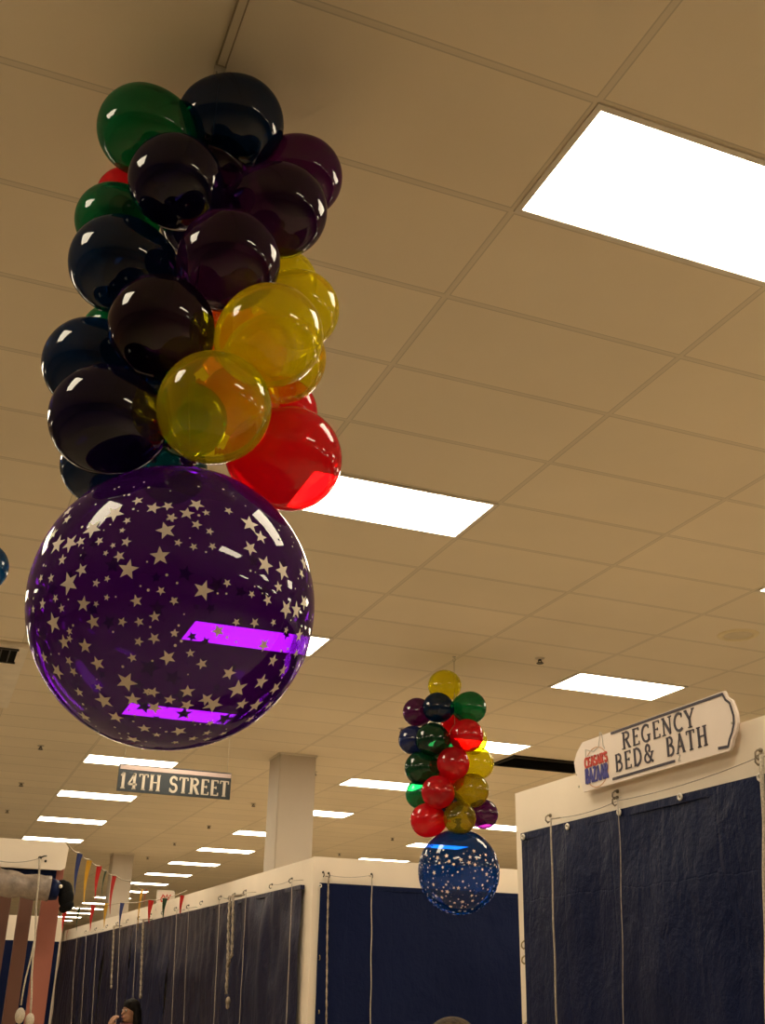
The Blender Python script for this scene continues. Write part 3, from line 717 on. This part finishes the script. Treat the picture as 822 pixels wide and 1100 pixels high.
# small framed sign standing over the long row
A1, B1_, C1, D1 = (FL.hit(169.5, 955.5), FL.hit(168, 976.5), 0, 0)
ys = FL.P(A1[0], 0).y; a = on_y(169, 956, ys); c = on_y(186.5, 975, ys)
t = empty('framed_sign', ((a.x + c.x) / 2, ys, ZW - .1), label='small framed white sign with red squiggles over the long partition', cat='sign')
o_ = t.location; b = B(); wd = (c.x - a.x) / 2; hz0, hz1 = 0, a.z - o_.z
box(b, (-wd, -.012, hz0), (wd, .012, hz1)); obj('board', b, M['signwhite'], t)
b = B()
for q in (((-wd, hz0), (-wd + .02, hz1)), ((wd - .02, hz0), (wd, hz1)), ((-wd, hz1 - .02), (wd, hz1)), ((-wd, hz0), (wd, hz0 + .02))): box(b, (q[0][0], -.02, q[0][1]), (q[1][0], -.012, q[1][1]))
obj('frame', b, M['metal_white'], t)
b = B(); random.seed(4)
for k in range(3):
    tube(b, [(-wd * .55 + wd * 1.1 * i / 10, -.018, hz0 + (hz1 - hz0) * (.3 + .2 * k) + .03 * math.sin(i * 1.7 + k * 2)) for i in range(11)], .009, 5)
obj('squiggle', b, M['logo_red'], t)

# ------------------------------------------------------------------ pennant strings
def pennant_string(pts3, pens, label, group, plabels):
    b = B(); Q = []
    for a, c in zip(pts3, pts3[1:]):
        for k in range(10): f = k / 10; Q.append(a.lerp(c, f) - Vector((0, 0, .02 * 4 * f * (1 - f))))
    Q.append(pts3[-1]); tube(b, Q, .006, 5); t = obj('pennant_line', b, M['rope'], None, True); tag(t, label, 'string')
    for (p, col, wd, ln, tw), pl_ in zip(pens, plabels):
        if pl_.startswith('small low red'): h_ = FL.hit(73.5, 998, .03); p = FL.P(h_[0], h_[1], .03); tw = 1.5708
        b = B(); c, s = math.cos(tw), math.sin(tw); n = 8; A = []
        for i in range(n + 1):
            f = i / n; ww = wd * .72 * (1 - f) + .004; z = -ln * f; bow = .02 * math.sin(f * 3)
            A.append([b.verts.new((c * x_ - s * bow, s * x_ + c * bow + .012 * math.sin(x_ * 60), z)) for x_ in (-ww, -ww / 3, ww / 3, ww)])
        for r0, r1 in zip(A, A[1:]):
            for k in range(3): b.faces.new((r0[k], r0[k + 1], r1[k + 1], r1[k]))
        bmesh.ops.solidify(b, geom=b.faces[:], thickness=.003)
        tag(obj('pennant', b, M[col], None, loc=p), pl_, 'pennant', group)
pL = fb(74, 908); pR = FL.hit(157, 958); pR = FL.P(pR[0], pR[1])
def along(px, a=None, c=None):
    """point on the vertical plane through a and c under a pixel column"""
    a = a or pL; c = c or pR
    return a, c
def on_line(px, py, a, c):
    d = Vector((c.x - a.x, c.y - a.y, 0)); n = Vector((-d.y, d.x, 0)).normalized(); u = ray(px, py); return EYE + u * ((a - EYE).dot(n) / u.dot(n))
P_ = [on_line(x, y, pL, pR) for x, y in ((86, 916), (96, 923), (107, 930), (114, 935), (123, 940), (140, 946))]
mk = lambda x, y, y2, col, wd, tw, a, c: (on_line(x, y, a, c), col, wd, (on_line(x, y, a, c) - on_line(x, y2, a, c)).length, tw)
S1 = [mk(86, 917, 952, 'blue', .045, .6, pL, pR), mk(96.3, 924, 961, 'yellow', .05, .7, pL, pR), mk(107, 930, 958, 'red', .05, .6, pL, pR), mk(113.8, 935, 962, 'green', .035, 1.0, pL, pR),
      mk(123, 941, 971, 'red', .05, .7, pL, pR), mk(152.8, 955, 985, 'yellow', .045, .8, pL, pR)]
pennant_string([pL] + P_ + [pR], S1, 'pennant string running from the left booth header down to the long partition', 'pennants of the upper string',
               ['blue pennant, first from the left booth on the upper string', 'yellow pennant, second from the left booth on the upper string', 'red pennant, third from the left booth on the upper string',
                'dark green pennant, fourth from the left booth on the upper string', 'orange red pennant hanging over the small far column', 'yellow pennant right of the small far column'])
qL = on_y(64, 978, YF - .05); qR = FL.hit(202, 960); qR = FL.P(qR[0], ZW + .05, .02)
S2 = [mk(70, 978, 999, 'red', .06, .5, qL, qR), mk(73.5, 994, 1008, 'red', .07, .3, qL, qR), mk(85.5, 975, 997, 'green', .04, .8, qL, qR), mk(100.5, 972, 998, 'red', .06, .5, qL, qR),
      mk(115, 970, 994, 'yellow', .05, .5, qL, qR), mk(131.5, 970, 995, 'blue', .05, .4, qL, qR), mk(157.6, 955, 975, 'red', .02, .9, qL, qR), mk(162.5, 967, 990, 'red', .06, .3, qL, qR),
      mk(177.5, 965, 986, 'green', .05, .3, qL, qR), mk(196, 962, 986, 'red', .045, .4, qL, qR)]
pennant_string([qL] + [on_line(x, y, qL, qR) for x, y in ((85, 974), (100, 972), (131, 969.5), (162, 966.5), (178, 964))] + [qR], S2,
               'lower pennant string crossing the far aisle to the long partition', 'pennants of the lower string',
               ['leftmost red pennant beside the black bundle', 'small low red pennant above the far tarps', 'dark green pennant under the receding lights', 'red pennant left of the lower yellow pennant',
                'yellow pennant below the small far column', 'blue pennant on the lower string', 'narrow red pennant edge-on beside the upper yellow one', 'broad red pennant left of the framed sign',
                'green pennant hanging over the framed sign', 'rightmost red pennant, right of the framed sign'])

# ------------------------------------------------------------------ lettering
def arc(cx, cy, rx, ry, a0, a1, n=10): return [(cx + rx * math.cos(math.radians(a0 + (a1 - a0) * i / n)), cy + ry * math.sin(math.radians(a0 + (a1 - a0) * i / n))) for i in range(n + 1)]
K, H = 1.0, .42     # thick and thin stroke factors
def V_(x, a=0, b=1, w=K): return ([(x, a), (x, b)], w)
def SF(x, y, w=.13): return ([(x - w, y), (x + w, y)], H)
G = {
 'R': (.70, [V_(.16), (arc(.34, .76, .24, .21, 90, -90), .8), ([(.16, .97), (.34, .97)], H), ([(.16, .55), (.34, .55)], H), ([(.34, .55), (.60, .03)], K), SF(.12, 0.02), SF(.10, .98, .08), ([(.55, .02), (.72, .02)], H)]),
 'E': (.60, [V_(.16), ([(.08, .97), (.54, .97)], H), ([(.54, .99), (.54, .82)], H), ([(.16, .52), (.42, .52)], H), ([(.42, .60), (.42, .44)], H), ([(.08, .03), (.56, .03)], H), ([(.56, .01), (.56, .2)], H)]),
 'G': (.74, [(arc(.40, .5, .32, .48, 50, 310, 18), .8), ([(.60, .38), (.60, .04)], K), ([(.48, .38), (.72, .38)], H), ([(.60, .95), (.60, .75)], H)]),
 'N': (.74, [V_(.14, w=.5), V_(.62, w=.5), ([(.12, .97), (.62, .03)], K), SF(.12, .98, .1), SF(.14, .02), SF(.62, .98)]),
 'C': (.68, [(arc(.40, .5, .32, .48, 50, 310, 18), .85), ([(.60, .96), (.60, .72)], H)]),
 'Y': (.68, [([(.08, .98), (.34, .45)], K), ([(.60, .98), (.34, .45)], .55), ([(.34, .47), (.34, 0)], K), SF(.08, .98, .09), SF(.60, .98, .09), SF(.34, .02)]),
 'B': (.66, [V_(.16), (arc(.32, .76, .20, .21, 90, -90), .8), (arc(.34, .28, .25, .25, 90, -90), .85), ([(.08, .97), (.32, .97)], H), ([(.16, .54), (.33, .54)], H), ([(.08, .03), (.34, .03)], H)]),
 'D': (.72, [V_(.16), (arc(.28, .5, .36, .47, 90, -90, 14), .9), ([(.08, .97), (.28, .97)], H), ([(.08, .03), (.28, .03)], H)]),
 'A': (.70, [([(.34, 1.0), (.60, .02)], K), ([(.35, .98), (.10, .02)], .5), ([(.19, .34), (.50, .34)], H), SF(.10, .02, .09), SF(.60, .02, .1)]),
 'T': (.64, [V_(.32), ([(.04, .97), (.60, .97)], H), ([(.04, .99), (.04, .80)], H), ([(.60, .99), (.60, .80)], H), SF(.32, .02)]),
 'H': (.78, [V_(.16), V_(.62), ([(.16, .52), (.62, .52)], H), SF(.16, .98), SF(.16, .02), SF(.62, .98), SF(.62, .02)]),
 'S': (.60, [(arc(.30, .74, .20, .23, 30, 180, 10) + arc(.30, .74, .20, .23, 190, 250, 5) + arc(.30, .27, .22, .25, 70, -10, 6) + arc(.30, .27, .22, .24, -20, -155, 10), .85), ([(.50, .97), (.50, .76)], H), ([(.08, .26), (.08, .04)], H)]),
 '1': (.46, [V_(.24), ([(.06, .80), (.24, .97)], .6), SF(.24, .02, .15)]),
 '4': (.66, [V_(.44), ([(.44, .98), (.06, .30)], .6), ([(.05, .30), (.62, .30)], .7), SF(.44, .02, .13)]),
 'Z': (.6, [([(.08, .96), (.52, .96)], .7), ([(.52, .96), (.08, .04)], K), ([(.08, .04), (.54, .04)], .7)]),
 '&': (.86, [(arc(.36, .76, .15, .21, -60, 235, 14) + [(.60, .10), (.74, .0)], .8), (arc(.34, .26, .24, .25, 100, 330, 12) + [(.70, .52)], .7), ([(.58, .54), (.80, .54)], H)]),
 '2': (.6, [(arc(.30, .72, .20, .24, 160, -30, 10) + [(.10, .04), (.52, .04)], .9)]),
 "'": (.24, [([(.12, 1.0), (.10, .76)], .9)]),
 ' ': (.42, []),
}
def ribbon(bm, pts, w, o, r, u, n, depth):
    pts = [Vector(p) for p in pts]; Lf, Rt = [], []
    for i, p in enumerate(pts):
        a = pts[max(i - 1, 0)]; c = pts[min(i + 1, len(pts) - 1)]; d = (c - a)
        d = d.normalized() if d.length else Vector((1, 0)); m = Vector((-d.y, d.x)) * w / 2
        Lf.append(p + m); Rt.append(p - m)
    W = lambda q, z: o + r * q.x + u * q.y + n * z
    T = [[bm.verts.new(W(q, depth)) for q in Lf], [bm.verts.new(W(q, depth)) for q in Rt], [bm.verts.new(W(q, 0)) for q in Lf], [bm.verts.new(W(q, 0)) for q in Rt]]
    for i in range(len(pts) - 1):
        bm.faces.new((T[0][i], T[0][i + 1], T[1][i + 1], T[1][i]))
        bm.faces.new((T[0][i], T[2][i], T[2][i + 1], T[0][i + 1])); bm.faces.new((T[1][i], T[1][i + 1], T[3][i + 1], T[3][i]))
    for k in (0, -1): bm.faces.new((T[0][k], T[1][k], T[3][k], T[2][k]))
def write(bm, text, o, r, u, n, height, width, stroke, depth=.004, gap=.0):
    """set text in a box of the given height and total width"""
    tot = sum(G[c][0] + gap for c in text); sx = width / tot; x = 0
    for k, c in enumerate(text):
        for pts, wf in G[c][1]:
            ribbon(bm, [((x + px) * sx, py * height) for px, py in pts], stroke * wf, o, r, u, n, depth + .0002 * (k % 2))
        x += G[c][0] + gap

# store sign on the right booth
XS = XR - .03; YA, YB = None, None
def rs(px, py): h = on_x(px, py, XS - .014); return Vector((0, h.y, h.z))
ou = [(625.6, 797.5), (778, 742), (781, 748.5), (786.5, 752), (788.5, 757.5), (791.6, 766), (792.4, 776), (790.4, 787), (787.5, 794), (786.3, 801), (783.7, 806.3), (627, 850.9), (623.5, 838), (618.5, 831), (616.8, 819), (619.5, 809)]
t = empty('store_sign', (XS, 4.6, 2.8), label='white plaque sign reading REGENCY BED& BATH on the right booth header', cat='sign')
so = t.location
def flat(p): return Vector((-.014, p.y - so.y, p.z - so.z))
b = B(); prism(b, [flat(rs(*q)) for q in ou], (1, 0, 0), .014); obj('board', b, M['signwhite'], t)
sr, su, sn = Vector((0, -1, 0)), Vector((0, 0, 1)), Vector((-1, 0, 0))
def line(bm, pts, w):
    L2 = [flat(rs(*q)) for q in pts]; o = Vector((-.014, 0, 0))
    ribbon(bm, [(-p.y, p.z) for p in L2], w, o, sr, su, sn, .0025)
b = B()
line(b, [(656.5, 788), (776.5, 745.5)], .013); line(b, [(776, 745), (779.5, 751.5), (784.2, 755.2), (786, 761), (788.4, 769), (788.8, 777), (786.8, 787), (784.2, 794), (782.6, 802.5)], .011)
line(b, [(658.5, 837), (725.5, 817.5)], .013); line(b, [(772, 804), (782.6, 802)], .013); obj('border_rule', b, M['ink'], t)
def word(bm, text, x0, y0, x1, y1, h, stroke):
    """baseline from pixel (x0, y0) to (x1, y1)"""
    a, c = flat(rs(x0, y0)), flat(rs(x1, y1)); z = (a.z + c.z) / 2
    write(bm, text, Vector((-.014, a.y, z)), sr, su, sn, h, a.y - c.y, stroke, .003, .14)
zr = lambda q: flat(rs(*q)).z
b = B(); h1 = zr((669.7, 784.5)) - zr((671, 803.7))
word(b, 'REGENCY', 669, 804, 749.5, 780.5, h1 * .93, .0145); word(b, 'BED&', 661.5, 829.3, 706, 817, h1 * .97, .0145); word(b, 'BATH', 716.5, 812.5, 763.5, 800.5, h1 * 1.0, .0145)
obj('lettering', b, M['ink'], t)
b = B(); word(b, 'Z', 729, 818, 732.8, 817, .03, .005); obj('size_mark', b, M['logo_grey'], t)
lc = flat(rs(641, 821.5))
b = B(); ring = [(lc.y * -1 + .115 * math.cos(a), lc.z - .012 + .105 * math.sin(a)) for a in [k * math.pi / 14 for k in range(29)]]
ribbon(b, ring, .006, Vector((-.014, 0, 0)), sr, su, sn, .0015); obj('logo_ring', b, M['logo_ring'], t)
b = B(); q = [(-.10, .055), (-.10, .10), (-.06, .085), (-.02, .075), (.03, .09), (.04, .12), (.055, .165), (.07, .15), (.075, .09), (.09, .07)]
ribbon(b, [(-lc.y + x_, lc.z + y_) for x_, y_ in q], .006, Vector((-.014, 0, 0)), sr, su, sn, .0018); ribbon(b, [(-lc.y - .09, lc.z + .06), (-lc.y + .08, lc.z + .045)], .006, Vector((-.014, 0, 0)), sr, su, sn, .0018)
obj('logo_building', b, M['logo_grey'], t)
b = B(); write(b, "CEASAR'S", Vector((-.014, lc.y + .115, lc.z + .000)), sr, su, sn, .052, .225, .012, .004); obj('logo_word', b, M['logo_red'], t)
b = B(); write(b, 'BAZAAR', Vector((-.014, lc.y + .115, lc.z - .085)), sr, su, sn, .078, .225, .016, .0045); obj('logo_word', b, M['logo_blue'], t)
for q in ((619.5, 832), (622, 845), (786.5, 776.5)):
    b = B(); p = flat(rs(*q)); ball(b, p, .007, 8, (.5, 1, 1)); obj('screw', b, M['chrome'], t, True)

# 14TH STREET sign
YS = 12.3
TLp, TRp, BRp, BLp = (on_y(*q, YS) for q in ((127.3, 820.7), (247.9, 830), (247.4, 859), (126.2, 849.8)))
xa, xb = (TLp.x + BLp.x) / 2, (TRp.x + BRp.x) / 2; za, zb = (TLp.z + TRp.z) / 2, (BLp.z + BRp.z) / 2
t = empty('street_sign', (xa, YS, zb), label='dark hanging sign reading 14TH STREET in pale serif letters', cat='sign')
Wd, Ht = xb - xa, za - zb
b = B(); box(b, (0, -.012, 0), (Wd, .012, Ht)); obj('board', b, M['slate'], t)
b = B(); box(b, (.012, -.015, Ht * .80), (Wd - .006, -.012, Ht * .955)); obj('top_strip', b, M['strip'], t)
b = B(); wr, wu, wn = Vector((1, 0, 0)), Vector((0, 0, 1)), Vector((0, -1, 0))
write(b, '14TH STREET', Vector((.02, -.012, Ht * .10)), wr, wu, wn, Ht * .58, Wd - .03, .030, .003, .08); obj('lettering', b, M['letter'], t)
for x_ in (.05, Wd - .05):
    b = B(); tube(b, [(x_, 0, Ht), (x_, 0, HC - zb)], .0018, 5); obj('hanging_wire', b, M['thread'], t)

# ------------------------------------------------------------------ people
def capsule(bm, p0, r0, p1, r1):
    t = bmesh.new()
    bmesh.ops.create_icosphere(t, subdivisions=3, radius=r0, matrix=Matrix.Translation(p0))
    bmesh.ops.create_icosphere(t, subdivisions=3, radius=r1, matrix=Matrix.Translation(p1))
    r = bmesh.ops.convex_hull(t, input=t.verts[:])
    bmesh.ops.delete(t, geom=list({g for g in r['geom_interior'] + r['geom_unused'] if isinstance(g, bmesh.types.BMVert)}), context='VERTS')
    me = bpy.data.meshes.new('tmp'); t.to_mesh(me); t.free(); bm.from_mesh(me); bpy.data.meshes.remove(me)
def ell(bm, c, r): bmesh.ops.create_icosphere(bm, subdivisions=4, radius=1, matrix=Matrix.Translation(c) @ Matrix.Diagonal((*r, 1)))
def blob(name, shapes, vox, mat, parent, smooth=6):
    bm = B()
    for s in shapes:
        if s[0] == 'c': capsule(bm, Vector(s[1]), s[2], Vector(s[3]), s[4])
        else: ell(bm, Vector(s[1]), s[2])
    o = obj(name, bm, mat, parent)
    m = o.modifiers.new('fuse', 'REMESH'); m.mode = 'VOXEL'; m.voxel_size = vox; m.use_smooth_shade = True
    m = o.modifiers.new('soften', 'SMOOTH'); m.iterations = smooth; m.factor = .5
    return o
def hand(pos, d, up, curl, s=1.0, side=1):
    """palm, four unequal bent fingers and a thumb from the side of the palm; d = towards fingertips"""
    d = Vector(d).normalized(); up = (Vector(up) - d * Vector(up).dot(d)).normalized(); lat = d.cross(up) * side; p = Vector(pos)
    out = [('c', p, .024 * s, p + d * .03 * s, .026 * s)]
    for k, (o_, ln) in enumerate(((-.030, .070), (-.010, .080), (.010, .074), (.029, .058))):
        a = p + d * .02 * s + lat * o_ * s * .8; k0 = p + d * .078 * s + lat * o_ * s
        k1 = k0 + (d * math.cos(curl * .6) - up * math.sin(curl * .6)) * ln * .5 * s; k2 = k1 + (d * math.cos(curl * 1.5) - up * math.sin(curl * 1.5)) * ln * .5 * s
        out += [('c', a, .014 * s, k0, .0105 * s), ('c', k0, .0098 * s, k1, .0088 * s), ('c', k1, .0088 * s, k2, .007 * s)]
    th = p + d * .02 * s - lat * .030 * s; t1 = th + (d * .6 - lat * .8 - up * .2) * .035 * s; t2 = t1 + (d * .9 - up * .4) * .03 * s
    return out + [('c', p + d * .01 * s, .015 * s, th, .014 * s), ('c', th, .0125 * s, t1, .011 * s), ('c', t1, .0105 * s, t2, .009 * s)]
def person(pos, rz, Hh, label, raised, hair, top, female):
    t = empty('person', pos, rz, label=label, cat='person')
    s = Hh / 1.7; v = lambda x, y, z: Vector((x, y, z)) * s      # faces local -Y
    sh = .175 if female else .20; hip = .10
    hz = 1.59                                                  # centre of the head
    body = [('e', v(0, .01, hz + .015), (.074 * s, .092 * s, .105 * s)), ('e', v(0, -.02, hz - .05), (.055 * s, .062 * s, .065 * s)), ('e', v(0, -.062, hz - .085), (.022 * s, .02 * s, .018 * s)),
            ('c', v(0, -.082, hz + .012), .009 * s, v(0, -.104, hz - .022), .013 * s), ('e', v(0, -.083, hz - .052), (.022 * s, .012 * s, .010 * s)),
            ('e', v(.074, .012, hz - .01), (.01 * s, .018 * s, .030 * s)), ('e', v(-.074, .012, hz - .01), (.01 * s, .018 * s, .030 * s)),
            ('c', v(0, .02, 1.52), .05 * s, v(0, .015, 1.40), .056 * s), ('c', v(0, .01, 1.36), .085 * s, v(0, 0, 1.12), .105 * s),
            ('c', v(-sh * .6, .01, 1.37), .065 * s, v(sh * .6, .01, 1.37), .065 * s), ('c', v(0, 0, 1.14), .11 * s, v(0, .01, .95), .125 * s)]
    limbs, cl_top, cl_leg = [], [], []
    for q in (-1, 1):
        hp, kn, an = v(q * hip, .01, .90), v(q * .11, -.01, .48), v(q * .11, .03, .08)
        limbs += [('c', hp, .085 * s, kn, .055 * s), ('c', kn, .055 * s, an, .036 * s), ('c', v(q * .11, .04, .045), .035 * s, v(q * .125, -.13, .03), .028 * s)]
        cl_leg += [('c', hp, .105 * s, kn, .072 * s), ('c', kn, .072 * s, v(q * .11, .03, .12), .058 * s)]
        S0 = v(q * sh, .01, 1.38)
        if raised and q == raised:
            el, wr = v(q * .24, -.14, 1.17), v(q * .085, -.21, 1.42); hd = hand(wr + v(-q * .005, .008, .02), v(-q * .35, .22, .85), v(0, -1, .2), .7, s, q)
        else:
            el, wr = v(q * .25, .03, 1.10), v(q * .24, -.07, .86); hd = hand(wr + v(0, -.01, -.02), v(0, -.15, -1), v(q, 0, 0), .35, s, q)
        limbs += [('c', S0, .05 * s, el, .038 * s), ('c', el, .038 * s, wr, .025 * s)] + hd
        cl_top += [('c', S0, .062 * s, el, .053 * s), ('c', el, .053 * s, el.lerp(wr, .9), .040 * s)]
    blob('body', body + limbs, .0075, M['skin'], t, 3)
    blob('jacket', cl_top + [('c', v(0, .01, 1.37), .103 * s, v(0, 0, 1.12), .125 * s), ('c', v(-sh * .7, .01, 1.375), .078 * s, v(sh * .7, .01, 1.375), .078 * s), ('c', v(0, 0, 1.14), .128 * s, v(0, .01, .86), .148 * s)], .012, top, t)
    blob('trousers', cl_leg + [('c', v(-.04, .01, .93), .12 * s, v(.04, .01, .93), .12 * s)], .013, M['trousers'], t)
    for q in (-1, 1):
        blob('shoe', [('c', v(q * .11, .05, .05), .045 * s, v(q * .127, -.14, .036), .038 * s)], .01, M['blackcloth'], t)
        b = B(); ball(b, v(q * .030, -.0765, hz + .012), .0125 * s, 12); obj('eye', b, M['eye'], t, True)
        b = B(); ball(b, v(q * .030, -.0850, hz + .012), .0065 * s, 8); obj('iris', b, M['dark'], t, True)
        b = B(); tube(b, [v(q * .013, -.091, hz + .034), v(q * .03, -.093, hz + .040), v(q * .047, -.082, hz + .034)], .0035 * s, 6); obj('eyebrow', b, M['hair_dark'], t, True)
    b = B(); tube(b, [v(-.02, -.091, hz - .052), v(0, -.097, hz - .051), v(.02, -.091, hz - .052)], .0045 * s, 6); obj('mouth', b, plain('lips', (.42, .12, .10), .5), t, True)
    if female:
        hr = [('e', v(0, .022, hz + .048), (.088 * s, .100 * s, .088 * s))]
        for q in (-1, 1): hr += [('c', v(q * .072, .02, hz + .03), .028 * s, v(q * .10, .035, hz - .14), .042 * s), ('c', v(q * .10, .035, hz - .14), .042 * s, v(q * .13, .02, hz - .32), .03 * s)]
        hr += [('c', v(0, .09, hz), .06 * s, v(0, .115, hz - .28), .07 * s), ('c', v(-.045, -.04, hz + .088), .022 * s, v(.045, -.04, hz + .088), .022 * s)]
        blob('hair', hr, .009, hair, t, 4)
    else:
        hr = [('e', v(0, .028, hz + .045), (.083 * s, .094 * s, .086 * s)), ('e', v(0, .05, hz), (.078 * s, .075 * s, .085 * s)), ('c', v(-.04, -.045, hz + .085), .022 * s, v(.045, -.045, hz + .085), .02 * s)]
        o = blob('hair', hr, .006, hair, t, 2)
    return t
p = on_y(141, 1072.5, 12.2)
pw = person((p.x, p.y, 0), math.radians(-62), p.z / 1.725 * 1.7, 'woman with long dark hair raising a hand to her mouth by the long tarp row', -1, M['hair_dark'], M['jacket'], True)
sc_ = p.z / 1.725
blob('scarf', [('c', Vector((-.07, -.03, 1.44)) * sc_, .045 * sc_, Vector((.07, -.03, 1.44)) * sc_, .045 * sc_), ('c', Vector((0, -.09, 1.42)) * sc_, .045 * sc_, Vector((0, -.12, 1.25)) * sc_, .05 * sc_)], .012, M['red_cloth'], pw)
u = ray(487, 1088); p = EYE + u * (3.1 / math.hypot(u.x, u.y))
person((p.x, p.y, 0), math.radians(150), p.z / 1.729 * 1.7, 'person in the near foreground, only the brown hair on top of the head showing', 0, M['hair_brown'], M['jacket'], False)
